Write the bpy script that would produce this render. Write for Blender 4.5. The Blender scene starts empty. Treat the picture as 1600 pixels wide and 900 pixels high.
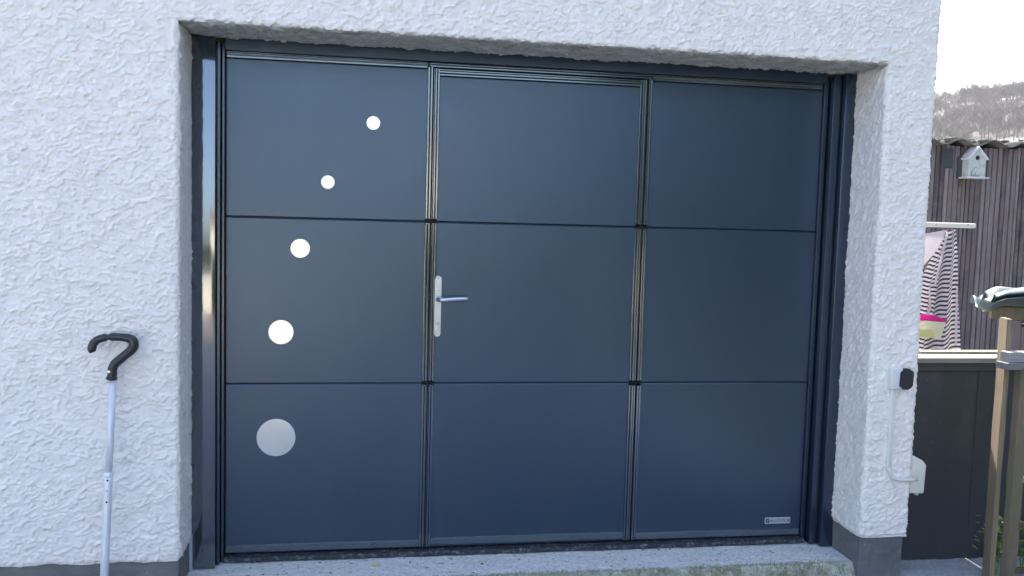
import bpy, bmesh, math, random
import numpy as np
from mathutils import Vector, Matrix

# ------------------------------------------------------------------ camera, sky, sun, exposure
S = bpy.context.scene
C = S.collection
R = math.radians
HAZE = .00028
SUN_ELEV, SUN_AZ = 47.0, 3.0          # azimuth measured from +Y towards +X
cam_data = bpy.data.cameras.new('camera')
cam_data.sensor_width = 36.0
cam_data.lens = 1400.0 / 1600.0 * 36.0
cam_data.clip_start, cam_data.clip_end = 0.05, 3000.0
cam = bpy.data.objects.new('camera', cam_data)
C.objects.link(cam)
ri = Vector((0.9862, -0.1629, 0.0279)).normalized()
fw = Vector((0.1646, 0.9832, -0.0786)).normalized()
up = ri.cross(fw).normalized()
ri = fw.cross(up).normalized()
cam.matrix_world = Matrix((
    (ri.x, up.x, -fw.x, 0.5128), (ri.y, up.y, -fw.y, -3.5408), (ri.z, up.z, -fw.z, 1.3676), (0, 0, 0, 1)))
S.camera = cam

W = bpy.data.worlds.new('World'); S.world = W; W.use_nodes = True
wn = W.node_tree; wn.nodes.clear()
wo = wn.nodes.new('ShaderNodeOutputWorld'); bg = wn.nodes.new('ShaderNodeBackground')
sky = wn.nodes.new('ShaderNodeTexSky'); sky.sky_type = 'NISHITA'; sky.sun_disc = False
sky.sun_elevation = R(SUN_ELEV); sky.sun_rotation = R(SUN_AZ)
sky.altitude = 50; sky.air_density = 1.0; sky.dust_density = 4.0; sky.ozone_density = 1.0
bg.inputs['Strength'].default_value = 0.15
wn.links.new(sky.outputs[0], bg.inputs[0]); wn.links.new(bg.outputs[0], wo.inputs[0])

sun_data = bpy.data.lights.new('sun', 'SUN'); sun_data.energy = 4.0; sun_data.angle = R(0.5)
sun_data.color = (1.0, 0.95, 0.88)
sun = bpy.data.objects.new('sun', sun_data); C.objects.link(sun)
sd = Vector((math.sin(R(SUN_AZ)) * math.cos(R(SUN_ELEV)), math.cos(R(SUN_AZ)) * math.cos(R(SUN_ELEV)), math.sin(R(SUN_ELEV))))
sun.rotation_euler = sd.to_track_quat('Z', 'Y').to_euler()
sun.location = (0, 0, 30)

S.view_settings.view_transform = 'Standard'; S.view_settings.look = 'None'
S.view_settings.exposure = 2.1; S.view_settings.gamma = 1.0
S.render.engine = 'CYCLES'
random.seed(7); rng = np.random.default_rng(7)

def at(px, py, y):
    d = fw * 1400 + ri * (px - 800) - up * (py - 450); o = Vector((.5128, -3.5408, 1.3676)); t = (y - o.y) / d.y; q = o + d * t; return q
# ------------------------------------------------------------------ noise in numpy
_perm = np.random.default_rng(3).permutation(4096)
def _h(ix, iy, seed):
    return _perm[(_perm[(ix + seed * 131) & 4095] + iy) & 4095]
def pn(x, y, seed=0):
    x = np.asarray(x, float); y = np.asarray(y, float)
    ix = np.floor(x).astype(np.int64); iy = np.floor(y).astype(np.int64)
    fx, fy = x - ix, y - iy
    u = fx * fx * fx * (fx * (fx * 6 - 15) + 10); v = fy * fy * fy * (fy * (fy * 6 - 15) + 10)
    def g(a, b, dx, dy):
        t = _h(a, b, seed) * (2 * math.pi / 4096.0) * 7.0
        return np.cos(t) * dx + np.sin(t) * dy
    n00 = g(ix, iy, fx, fy); n10 = g(ix + 1, iy, fx - 1, fy)
    n01 = g(ix, iy + 1, fx, fy - 1); n11 = g(ix + 1, iy + 1, fx - 1, fy - 1)
    return ((n00 * (1 - u) + n10 * u) * (1 - v) + (n01 * (1 - u) + n11 * u) * v) * 1.5
def fbm(x, y, o=4, seed=0):
    r = 0; a = 1.0
    for i in range(o):
        r = r + a * pn(x * 2 ** i, y * 2 ** i, seed + i); a *= 0.5
    return r
def sstep(a, b, x):
    t = np.clip((x - a) / (b - a), 0, 1); return t * t * (3 - 2 * t)

# ------------------------------------------------------------------ object helpers
def tag(o, label=None, cat=None, group=None, kind=None):
    if label: o['label'] = label
    if cat: o['category'] = cat
    if group: o['group'] = group
    if kind: o['kind'] = kind
    return o
def thing(name, label, cat, loc=(0, 0, 0), group=None, rz=0):
    o = bpy.data.objects.new(name, None); C.objects.link(o); o.location = loc; o.rotation_euler = (0, 0, rz)
    o.empty_display_size = 0.1
    return tag(o, label, cat, group)
def link(name, me, mat=None, parent=None, smooth=False):
    o = bpy.data.objects.new(name, me); C.objects.link(o)
    if mat and not me.materials: me.materials.append(mat)
    if smooth: me.polygons.foreach_set('use_smooth', [True] * len(me.polygons))
    if parent:
        o.parent = parent
        # geometry is written in world coordinates: cancel the parent's placement
        o.matrix_parent_inverse = world_of(parent).inverted()
    return o
def world_of(o):
    m = Matrix.LocRotScale(o.location, o.rotation_euler, o.scale)
    if o.parent: m = world_of(o.parent) @ o.matrix_parent_inverse @ m
    return m
def pyd(name, verts, faces, mat=None, parent=None, smooth=False):
    me = bpy.data.meshes.new(name); me.from_pydata([tuple(v) for v in verts], [], faces); me.update()
    return link(name, me, mat, parent, smooth)
def big_mesh(name, V, F, mat, parent=None, smooth=True):
    """V (n,3) array, F (m,k) int array (k = 3 or 4)."""
    me = bpy.data.meshes.new(name)
    V = np.ascontiguousarray(V, dtype=np.float32); F = np.ascontiguousarray(F, dtype=np.int32)
    k = F.shape[1]
    me.vertices.add(len(V)); me.vertices.foreach_set('co', V.ravel())
    me.loops.add(F.size); me.loops.foreach_set('vertex_index', F.ravel())
    me.polygons.add(len(F)); me.polygons.foreach_set('loop_start', np.arange(0, F.size, k, dtype=np.int32))
    me.update(calc_edges=True); me.validate()
    return link(name, me, mat, parent, smooth)
def box_bm(bm, x0, x1, y0, y1, z0, z1):
    vs = [bm.verts.new((x, y, z)) for z in (z0, z1) for y in (y0, y1) for x in (x0, x1)]
    for f in ((0, 2, 3, 1), (4, 5, 7, 6), (0, 1, 5, 4), (2, 6, 7, 3), (0, 4, 6, 2), (1, 3, 7, 5)):
        bm.faces.new([vs[i] for i in f])
    return vs
def fin(bm, name, mat, parent=None, bevel=0, seg=2, smooth=False):
    if bevel:
        bmesh.ops.bevel(bm, geom=list(bm.edges), offset=bevel, segments=seg, affect='EDGES', profile=0.5)
    bmesh.ops.recalc_face_normals(bm, faces=bm.faces)
    me = bpy.data.meshes.new(name); bm.to_mesh(me); bm.free()
    return link(name, me, mat, parent, smooth)
def box(name, x0, x1, y0, y1, z0, z1, mat, parent=None, bevel=0, seg=2, smooth=False):
    bm = bmesh.new(); box_bm(bm, x0, x1, y0, y1, z0, z1)
    return fin(bm, name, mat, parent, bevel, seg, smooth)
def extrude_poly(pts, p0, p1, axis_u, axis_v, bm):
    """closed polygon pts (u,v) swept from p0 to p1"""
    rings = []
    for p in (p0, p1):
        rings.append([bm.verts.new(Vector(p) + Vector(axis_u) * u + Vector(axis_v) * v) for u, v in pts])
    n = len(pts)
    for i in range(n):
        bm.faces.new((rings[0][i], rings[0][(i + 1) % n], rings[1][(i + 1) % n], rings[1][i]))
    bm.faces.new(rings[0]); bm.faces.new(rings[1][::-1])
def tube_bm(bm, pts, radii, n=12, flat=1.0, cap=True):
    pts = [Vector(p) for p in pts]; rings = []
    nrm = None
    for i, p in enumerate(pts):
        t = (pts[min(i + 1, len(pts) - 1)] - pts[max(i - 1, 0)]).normalized()
        if nrm is None:
            nrm = t.cross(Vector((0, 1, 0)));
            if nrm.length < 1e-3: nrm = t.cross(Vector((1, 0, 0)))
        nrm = (nrm - t * nrm.dot(t)).normalized(); b = t.cross(nrm)
        r = radii[i] if hasattr(radii, '__len__') else radii
        rings.append([bm.verts.new(p + nrm * math.cos(a) * r + b * math.sin(a) * r * flat)
                      for a in (2 * math.pi * k / n for k in range(n))])
    for a, b in zip(rings, rings[1:]):
        for k in range(n): bm.faces.new((a[k], a[(k + 1) % n], b[(k + 1) % n], b[k]))
    if cap: bm.faces.new(rings[0][::-1]); bm.faces.new(rings[-1])
def tube(name, pts, radii, mat, parent=None, n=12, flat=1.0):
    bm = bmesh.new(); tube_bm(bm, pts, radii, n, flat)
    return fin(bm, name, mat, parent, smooth=True)
def disc_bm(bm, c, r, y0, y1, n=48, bev=0.001):
    rings = []
    for rr, yy in ((r, y1), (r, y0 + bev), (r - bev, y0)):
        rings.append([bm.verts.new((c[0] + rr * math.cos(2 * math.pi * k / n), yy, c[1] + rr * math.sin(2 * math.pi * k / n))) for k in range(n)])
    for a, b in zip(rings, rings[1:]):
        for k in range(n): bm.faces.new((a[k], a[(k + 1) % n], b[(k + 1) % n], b[k]))
    bm.faces.new(rings[-1]); bm.faces.new(rings[0][::-1])

# ------------------------------------------------------------------ material helpers
class M:
    def __init__(s, name, col=(.5, .5, .5), rough=.6, metal=0.0, spec=.5):
        s.m = bpy.data.materials.new(name); s.m.use_nodes = True; s.t = s.m.node_tree
        s.b = s.t.nodes['Principled BSDF']; s.co = None
        s.b.inputs['Base Color'].default_value = (*col, 1); s.b.inputs['Roughness'].default_value = rough
        s.b.inputs['Metallic'].default_value = metal; s.b.inputs['Specular IOR Level'].default_value = spec
    def n(s, t, **k):
        nd = s.t.nodes.new(t)
        for a, v in k.items():
            if a in nd.inputs.keys(): nd.inputs[a].default_value = v
            else: setattr(nd, a, v)
        return nd
    def l(s, a, b): s.t.links.new(a, b)
    def coord(s, scale=(1, 1, 1)):
        if s.co is None: s.co = s.n('ShaderNodeNewGeometry').outputs['Position']
        mp = s.n('ShaderNodeMapping'); s.l(s.co, mp.inputs[0]); mp.inputs['Scale'].default_value = scale
        return mp.outputs[0]
    def noise(s, sc, detail=5, rough=.6, scale=(1, 1, 1), dist=0):
        nd = s.n('ShaderNodeTexNoise'); s.l(s.coord(scale), nd.inputs['Vector'])
        nd.inputs['Scale'].default_value = sc; nd.inputs['Detail'].default_value = detail
        nd.inputs['Roughness'].default_value = rough; nd.inputs['Distortion'].default_value = dist
        return nd.outputs['Fac']
    def vor(s, sc, feature='F1', scale=(1, 1, 1), out='Distance'):
        nd = s.n('ShaderNodeTexVoronoi', feature=feature); s.l(s.coord(scale), nd.inputs['Vector'])
        nd.inputs['Scale'].default_value = sc; return nd.outputs[out]
    def ramp(s, fac, stops, interp='LINEAR'):
        r = s.n('ShaderNodeValToRGB'); s.l(fac, r.inputs[0]); cr = r.color_ramp; cr.interpolation = interp
        while len(cr.elements) < len(stops): cr.elements.new(.5)
        for e, (p, c) in zip(cr.elements, stops):
            e.position = p; e.color = (*c, 1) if hasattr(c, '__len__') else (c, c, c, 1)
        return r.outputs[0]
    def mix(s, fac, a, b, mode='MIX'):
        x = s.n('ShaderNodeMix', data_type='RGBA', blend_type=mode)
        for i, v in ((0, fac), (6, a), (7, b)):
            if isinstance(v, bpy.types.NodeSocket): s.l(v, x.inputs[i])
            elif hasattr(v, '__len__'): x.inputs[i].default_value = (*v, 1)
            else: x.inputs[i].default_value = v
        return x.outputs[2]
    def math(s, op, a, b=0.0):
        x = s.n('ShaderNodeMath', operation=op)
        for i, v in ((0, a), (1, b)):
            if isinstance(v, bpy.types.NodeSocket): s.l(v, x.inputs[i])
            else: x.inputs[i].default_value = v
        return x.outputs[0]
    def color(s, sock): s.l(sock, s.b.inputs['Base Color']); return s
    def rough(s, sock): s.l(sock, s.b.inputs['Roughness']); return s
    def bump(s, h, strength=.3, dist=.002):
        bp = s.n('ShaderNodeBump'); bp.inputs['Strength'].default_value = strength; bp.inputs['Distance'].default_value = dist
        s.l(h, bp.inputs['Height']); s.l(bp.outputs[0], s.b.inputs['Normal']); return s
def objrand(m):
    return m.n('ShaderNodeObjectInfo').outputs['Random']

# roughcast render (white masonry paint)
m = M('roughcast_paint', (.78, .78, .78), .75, spec=.3); MAT = {}
c = m.ramp(m.noise(1.3, 4), [(.3, (.85, .80, .745)), (.7, (.90, .85, .79))])
c = m.mix(m.ramp(m.noise(22, 6, .7, (1, 1, 1.3)), [(.42, 0), (.62, 1)]), c, (.80, .755, .70), 'MIX')
m.l(m.ramp(m.noise(90, 4, .7), [(.3, .0), (.8, .35)]), m.n('ShaderNodeMath').inputs[0])
# grime gathered under the lintel, where the paint is old
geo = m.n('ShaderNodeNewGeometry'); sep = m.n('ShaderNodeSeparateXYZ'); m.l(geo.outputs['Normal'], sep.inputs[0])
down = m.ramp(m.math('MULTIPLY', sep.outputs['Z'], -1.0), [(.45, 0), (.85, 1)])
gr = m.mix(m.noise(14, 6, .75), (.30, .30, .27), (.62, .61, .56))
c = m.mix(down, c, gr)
m.color(c).bump(m.noise(190, 6, .75), .5, .0022); MAT['roughcast'] = m.m
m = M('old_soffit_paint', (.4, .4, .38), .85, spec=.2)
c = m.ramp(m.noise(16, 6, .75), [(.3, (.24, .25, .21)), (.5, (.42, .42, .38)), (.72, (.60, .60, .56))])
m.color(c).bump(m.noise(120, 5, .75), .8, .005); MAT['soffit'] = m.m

m = M('plinth_paint', (.10, .115, .12), .7)
c = m.ramp(m.noise(7, 6, .65, (1, 1, 2)), [(.3, (.10, .108, .108)), (.7, (.185, .19, .19))])
sp = m.ramp(m.noise(55, 3, .6), [(.70, 0), (.76, 1)])
c = m.mix(m.ramp(m.noise(3, 7, .75, (1, 1, .5)), [(.45, 0), (.75, .6)]), c, (.20, .195, .175))
c = m.mix(sp, c, (.45, .46, .46)); m.color(c).bump(m.noise(60, 6, .7), .6, .004); MAT['plinth'] = m.m

def paint(name, col, rough, grain=True, rvar=.04):
    m = M(name, col, rough)
    c = m.mix(m.noise(.9, 3), tuple(x * .93 for x in col), tuple(x * 1.07 for x in col)); m.color(c)
    r = m.n('ShaderNodeMapRange'); m.l(m.noise(5, 5), r.inputs[0]); r.inputs[3].default_value = rough - rvar; r.inputs[4].default_value = rough + rvar
    m.rough(r.outputs[0])
    if grain: m.bump(m.noise(900, 3, .6), .12, .0006)
    return m
m = paint('anthracite_satin_paint', (.0055, .016, .036), .35, False); m.b.inputs['IOR'].default_value = 2.08; m.b.inputs['Specular Tint'].default_value = (.60, .78, 1, 1)
base = m.mix(m.noise(.9, 3), (.0050, .0145, .033), (.0060, .0175, .039))
specks = m.math('MULTIPLY', m.ramp(m.vor(30), [(.028, 1), (.05, 0)]), m.ramp(m.noise(6, 3), [(.58, 0), (.66, 1)]))
dust = m.ramp(m.noise(2.2, 7, .7, (1, 1, .25)), [(.5, 0), (.85, .05)])
m.color(m.mix(m.math('ADD', m.math('MULTIPLY', specks, .35), dust), base, (.30, .31, .32)))
m.bump(m.noise(3.2, 1, .3), .10, .004); MAT['door'] = m.m
m = paint('anthracite_gloss_paint', (.008, .018, .034), .09, False, .02); m.b.inputs['IOR'].default_value = 2.8; m.b.inputs['Specular Tint'].default_value = (.92, .97, 1, 1)
m.bump(m.noise(9, 2, .4), .10, .004); MAT['gloss'] = m.m
m = paint('anthracite_trim_paint', (.010, .022, .040), .15, False, .03); m.b.inputs['IOR'].default_value = 2.6; m.b.inputs['Specular Tint'].default_value = (.85, .95, 1, 1); MAT['profile'] = m.m
m = paint('anthracite_frame_paint', (.008, .018, .036), .24, False, .03); m.b.inputs['IOR'].default_value = 1.9; m.b.inputs['Specular Tint'].default_value = (.75, .88, 1, 1); MAT['framepaint'] = m.m
MAT['seam'] = M('black_rubber_seal', (.010, .012, .016), .55).m
m = M('dirty_threshold', (.03, .036, .045), .6)
c = m.mix(m.ramp(m.noise(70, 6, .8), [(.52, 0), (.66, 1)]), (.020, .026, .035), (.26, .27, .27)); m.color(c)
m.bump(m.noise(150, 4), .5, .002); MAT['threshold'] = m.m
m = M('brushed_steel', (.72, .75, .74), .22, 1.0)
r = m.n('ShaderNodeMapRange'); m.l(m.noise(300, 2, .5, (1, 1, 1)), r.inputs[0]); r.inputs[3].default_value = .20; r.inputs[4].default_value = .26
m.rough(r.outputs[0]); MAT['steel'] = m.m
MAT['satin'] = M('satin_aluminium', (.58, .60, .62), .36, 1.0).m
MAT['badge'] = M('badge_plate', (.60, .62, .64), .45, .6).m
MAT['ink'] = M('badge_ink', (.02, .03, .05), .4).m
MAT['hole'] = M('dark_opening', (.008, .008, .01), .8).m
m = M('white_sealant', (.50, .53, .60), .6); MAT['sealant'] = m.m

# concrete
def concrete(name, a, b, moss=None):
    m = M(name, a, .85, spec=.25)
    c = m.ramp(m.noise(5, 8, .7), [(.25, a), (.75, b)])
    c = m.mix(m.ramp(m.noise(60, 5, .8), [(.40, 0), (.66, 1)]), c, tuple(x * 1.28 for x in b))
    pits = m.ramp(m.vor(30), [(.14, 1), (.26, 0)])
    gate = m.ramp(m.noise(12, 4), [(.50, 0), (.60, 1)])
    c = m.mix(m.math('MULTIPLY', pits, gate), c, (.035, .04, .035))
    if moss:
        sp = m.n('ShaderNodeSeparateXYZ'); m.l(m.coord(), sp.inputs[0])
        d = m.math('ABSOLUTE', m.math('SUBTRACT', sp.outputs['Y'], moss))
        k = m.ramp(m.math('ADD', m.math('MULTIPLY', d, 9.0), m.math('MULTIPLY', m.noise(24, 6, .8), .8)), [(.40, 1), (.82, 0)])
        c = m.mix(k, c, m.ramp(m.noise(90, 4, .8), [(.3, (.16, .165, .10)), (.55, (.36, .36, .27)), (.75, (.56, .56, .47))]))
    m.color(c).bump(m.noise(70, 8, .75), .8, .006)
    return m.m
MAT['slab'] = concrete('mossy_concrete', (.52, .505, .475), (.70, .68, .64), moss=-.265)
MAT['yard'] = concrete('yard_concrete', (.25, .26, .28), (.36, .375, .39)); MAT['lane'] = concrete('worn_tarmac', (.13, .12, .115), (.19, .175, .165))
m = M('field_grass', (.09, .10, .045), .9)
m.color(m.ramp(m.noise(.12, 8, .7), [(.3, (.045, .055, .028)), (.55, (.075, .075, .045)), (.75, (.10, .09, .065))])); MAT['grass'] = m.m
m = M('bed_soil', (.05, .045, .04), .95)
m.color(m.ramp(m.noise(9, 7, .75), [(.3, (.03, .027, .024)), (.7, (.075, .068, .06))])).bump(m.noise(30, 6), .8, .02); MAT['soil'] = m.m
m = M('winter_hillside', (.15, .13, .1), 1)
m.color(m.ramp(m.noise(.05, 8, .75), [(.3, (.06, .053, .047)), (.7, (.10, .088, .076))])); MAT['hill'] = m.m
m = M('bare_bark', (.16, .135, .12), 1, spec=.1)
m.color(m.ramp(m.noise(.3, 4), [(.3, (.085, .068, .055)), (.7, (.17, .135, .105))])); MAT['bark'] = m.m

def wood(name, dark, mid, light, sc=18, axis=2, bump=.5, stain=None):
    m = M(name, mid, .85, spec=.25)
    s = [1, 1, 1]; s[axis] = .05
    fac = m.noise(sc * 4, 6, .7, tuple(s), .3)
    fac = m.math('ADD', m.math('MULTIPLY', fac, .62), m.math('MULTIPLY', objrand(m), .38))
    c = m.ramp(fac, [(.3, dark), (.52, mid), (.75, light)])
    if stain: c = m.mix(m.ramp(m.noise(3.2, 5, .7), [(.42, 0), (.62, 1)]), c, stain)
    m.color(c).bump(m.noise(sc * 6, 6, .75, tuple(s), .2), bump, .003)
    return m.m
MAT['shedwood'] = wood('weathered_shed_timber', (.065, .055, .058), (.16, .138, .145), (.31, .27, .28), 16, 2, .6, (.20, .16, .155))
MAT['postwood'] = wood('rough_sawn_post', (.09, .07, .045), (.20, .155, .10), (.36, .29, .19), 22, 2, .8)
MAT['railwood'] = wood('grey_weathered_rail', (.17, .165, .16), (.30, .295, .29), (.46, .45, .445), 20, 0, .5)
MAT['stilewood'] = wood('brown_stained_batten', (.07, .05, .042), (.14, .10, .08), (.23, .18, .13), 20, 2, .5, (.16, .15, .09))
MAT['capwood'] = wood('cream_capping_timber', (.16, .155, .125), (.25, .24, .195), (.35, .335, .275), 14, 0, .4)
m = M('dark_grey_panel', (.052, .060, .070), .55)
c = m.ramp(m.noise(1.8, 6, .6), [(.3, (.034, .038, .043)), (.7, (.056, .061, .066))])
c = m.mix(m.ramp(m.noise(4, 7, .75, (1, 1, .3)), [(.55, 0), (.8, .5)]), c, (.12, .115, .10))
c = m.mix(m.ramp(m.vor(22), [(.03, .8), (.06, 0)]), c, (.20, .20, .19))
m.color(c).bump(m.noise(30, 5), .15, .003); MAT['gate'] = m.m
m = M('moss_grown_sheet', (.2, .2, .16), .9)
m.color(m.ramp(m.noise(9, 6, .75), [(.3, (.07, .08, .04)), (.5, (.14, .135, .105)), (.7, (.25, .245, .215))])).bump(m.noise(50, 5, .7), .6, .005); MAT['mossroof'] = m.m
m = M('blue_grey_plastic_sheet', (.22, .28, .32), .42)
m.color(m.ramp(m.noise(8, 6, .7), [(.3, (.05, .078, .095)), (.7, (.125, .165, .19))])); MAT['sheet'] = m.m
m = M('white_plastic', (.72, .71, .68), .4); m.color(m.ramp(m.noise(6, 4), [(.3, (.66, .655, .62)), (.7, (.76, .755, .73))])); MAT['whiteplastic'] = m.m
m = M('cream_plastic', (.74, .71, .62), .4); MAT['creamplastic'] = m.m
m = M('white_birdhouse_paint', (.66, .69, .68), .6)
m.color(m.mix(m.ramp(m.noise(30, 5, .7), [(.45, 0), (.7, 1)]), (.56, .58, .57), (.36, .44, .41))); MAT['birdpaint'] = m.m
MAT['birdroof'] = M('lilac_white_paint', (.66, .65, .72), .5).m
m = M('black_plastic', (.022, .024, .028), .28); m.bump(m.noise(260, 4), .12, .001); MAT['black'] = m.m
MAT['cover'] = M('black_rubber_cover', (.025, .027, .032), .5).m
m = M('anodised_shaft', (.66, .68, .72), .38, .2); m.color(m.ramp(m.noise(25, 5, .7, (1, 1, .15)), [(.3, (.62, .64, .67)), (.7, (.76, .78, .81))])); MAT['shaft'] = m.m
MAT['cream'] = M('cream_house_render', (.72, .66, .54), .8).m
m = M('clay_roof', (.19, .10, .07), .85); m.color(m.ramp(m.noise(7, 5), [(.3, (.13, .07, .05)), (.7, (.24, .13, .09))])); MAT['tile'] = m.m
MAT['glass'] = M('window_glass', (.02, .025, .03), .05).m
MAT['upvc'] = M('white_window_frame', (.75, .75, .74), .4).m
def leaf(name, a, b):
    m = M(name, a, .55, spec=.3); m.color(m.mix(m.noise(1.1, 4), a, b))
    m.b.inputs['Transmission Weight'].default_value = 0.0
    return m.m
MAT['hedge'] = leaf('dark_evergreen_leaf', (.025, .045, .018), (.05, .08, .03))
MAT['plant'] = leaf('fresh_leaf', (.12, .22, .04), (.20, .30, .07))
MAT['yleaf'] = M('yellow_leaf', (.75, .48, .10), .6).m
MAT['trunk'] = M('trunk_bark', (.10, .075, .055), .9).m
MAT['cable'] = M('cable_sheath', (.06, .06, .07), .6).m

# ================================================================== THE HOUSE (roughcast wall with the door opening)
XL, XR, ZT, YF, XE, ZB = -.115, 2.507, 1.999, -.30, 2.715, .118
YB = -.045
house = thing('house', 'white roughcast house wall with a deep garage door opening and dark grey plinth', 'house', (1.2, 2, 0))
RECTS = [  # (lo, hi, normal)
    ((-9., YF, ZB), (XL, YF, 9.), (0, -1, 0)), ((XR, YF, ZB), (XE, YF, 9.), (0, -1, 0)), ((XL, YF, ZT), (XR, YF, 9.), (0, -1, 0)),
    ((XL, YF, ZB), (XL, YB, ZT), (1, 0, 0)), ((XR, YF, ZB), (XR, YB, ZT), (-1, 0, 0)), ((XL, YF, ZT), (XR, YB, ZT), (0, 0, -1)),
    ((XE, YF, ZB), (XE, 9., 9.), (1, 0, 0)),
    ((-9., YF, ZB), (XL, YB, ZB), (0, 0, -1)), ((XR, YF, ZB), (XE, YB, ZB), (0, 0, -1)), ((XE - .1, YF, ZB), (XE, 9., ZB), (0, 0, -1))]
def stucco_h(a, b):
    """roughcast: torn, overlapping scabs whose lower edges drop off sharply, in mm-scale metres"""
    wx = fbm(a * 9, b * 9, 3, 11); wz = fbm(a * 9 + 40, b * 9, 3, 12)
    h = np.zeros_like(a)
    for k, (f, sl, amp, sd_) in enumerate(((44, .30, 1.0, 21), (74, .05, .95, 31))):
        w1 = fbm(a * f * .30, b * f * .42, 3, sd_)
        ph = (b - sl * a) * f * .66 + 1.25 * w1 + .4 * wz
        fr = ph - np.floor(ph)
        cell = np.floor(ph)
        saw = sstep(0, .15, fr) * np.clip(1 - (fr - .15) / .85, 0, 1) ** 1.3
        mask = sstep(-.14, .10, fbm(a * f * .36 + cell * 3.7 + 9 * k, b * f * .3, 2, sd_ + 5))
        h += amp * saw * mask
    h += .25 * fbm(a * 20 + wx, b * 24 + wz, 2, 61) + .14 * fbm(a * 110, b * 110, 2, 71)
    return h * .0043
def shape(P):
    """round the corners and add the roughcast relief; P (...,3)"""
    sh = P.shape; P = P.reshape(-1, 3)
    r = .016
    acc = np.zeros_like(P); ws = np.zeros((len(P), len(RECTS)))
    for i, (lo, hi, n) in enumerate(RECTS):
        d = np.sqrt(((P - np.clip(P, lo, hi)) ** 2).sum(1)); w = np.clip(1 - d / r, 0, 1) ** 1.2
        ws[:, i] = w; acc += w[:, None] * np.array(n)[None]
    L = np.sqrt((acc ** 2).sum(1)); n = acc / np.maximum(L, 1e-6)[:, None]
    # rounding: fraction by which the blended normal differs from a face normal
    rd = np.clip(1 - np.max(np.abs(n), axis=1), 0, .5)
    a = P[:, 0] - P[:, 1]; b = P[:, 2] + .7 * P[:, 1]
    h = stucco_h(a, b) + .0025 * fbm(a * 3.1, b * 3.1, 3, 81)
    # soffit is coarser
    sof = np.clip((P[:, 1] - YF) / .03, 0, 1) * (np.abs(P[:, 2] - ZT) < .01)
    h = h + sof * (.0055 * fbm(P[:, 0] * 16, P[:, 1] * 22, 4, 91))
    low = (np.abs(P[:, 2] - ZB) < 1e-5)
    out = P + n * (h - rd * .024)[:, None]
    out[low, 2] = ZB + .005 * fbm(P[low, 0] * 9 + P[low, 1] * 9, P[low, 0] * 0, 3, 95)
    return out.reshape(sh)
VV, FF, off = [], [], 0
def lines(lo, hi, step):
    return np.linspace(lo, hi, max(2, int(round((hi - lo) / step)) + 1))
def patch(u, v, fn, flip=False, hole=None):
    global off
    U, V_ = np.meshgrid(u, v, indexing='ij')
    P = shape(fn(U, V_)); nu, nv = U.shape
    idx = np.arange(nu * nv).reshape(nu, nv) + off
    q = np.stack([idx[:-1, :-1], idx[1:, :-1], idx[1:, 1:], idx[:-1, 1:]], -1)
    if hole is not None:
        uc = (U[:-1, :-1] + U[1:, 1:]) / 2; vc = (V_[:-1, :-1] + V_[1:, 1:]) / 2
        q = q[~hole(uc, vc)]
    q = q.reshape(-1, 4)
    if flip: q = q[:, ::-1]
    VV.append(P.reshape(-1, 3)); FF.append(q); off += nu * nv
def front(x, z): return np.stack([x, np.full_like(x, YF), z], -1)
st = .0036
xs = np.concatenate([lines(-1.15, XL, st), lines(XL, XR, st)[1:], lines(XR, XE, st)[1:]])
zs = np.concatenate([lines(ZB, ZT, st), lines(ZT, 2.45, st)[1:]])
patch(xs, zs, front, hole=lambda x, z: (x > XL) & (x < XR) & (z < ZT))
patch(lines(-4., -1.15, .03), lines(ZB, 5.2, .03), front)
patch(lines(-1.15, XE, .03), lines(2.45, 5.2, .03), front)
patch(lines(YF, YB, st), lines(ZB, ZT, st), lambda y, z: np.stack([np.full_like(y, XL), y, z], -1))
patch(lines(YF, YB, st), lines(ZB, ZT, st), lambda y, z: np.stack([np.full_like(y, XR), y, z], -1), True)
patch(lines(YF, .5, st), lines(ZB, 2.45, st), lambda y, z: np.stack([np.full_like(y, XE), y, z], -1))
patch(lines(.5, 7., .03), lines(ZB, 5.2, .03), lambda y, z: np.stack([np.full_like(y, XE), y, z], -1))
patch(lines(YF, .5, .03), lines(2.45, 5.2, .03), lambda y, z: np.stack([np.full_like(y, XE), y, z], -1))
# lower lip of the render
patch(lines(-4., XL, .01), lines(YF, YF + .03, .01), lambda x, y: np.stack([x, y, np.full_like(x, ZB)], -1), True)
patch(lines(XR, XE, .01), lines(YF, YF + .03, .01), lambda x, y: np.stack([x, y, np.full_like(x, ZB)], -1), True)
patch(lines(XE - .03, XE, .01), lines(YF, 1, .03), lambda x, y: np.stack([x, y, np.full_like(x, ZB)], -1), True)
big_mesh('roughcast_wall', np.concatenate(VV), np.concatenate(FF), MAT['roughcast'], house)
VV, FF, off = [], [], 0
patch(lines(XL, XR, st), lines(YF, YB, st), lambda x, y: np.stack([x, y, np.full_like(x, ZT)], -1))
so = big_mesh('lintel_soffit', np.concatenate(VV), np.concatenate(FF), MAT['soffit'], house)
tag(so, 'rough grey underside of the lintel above the door')
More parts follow.
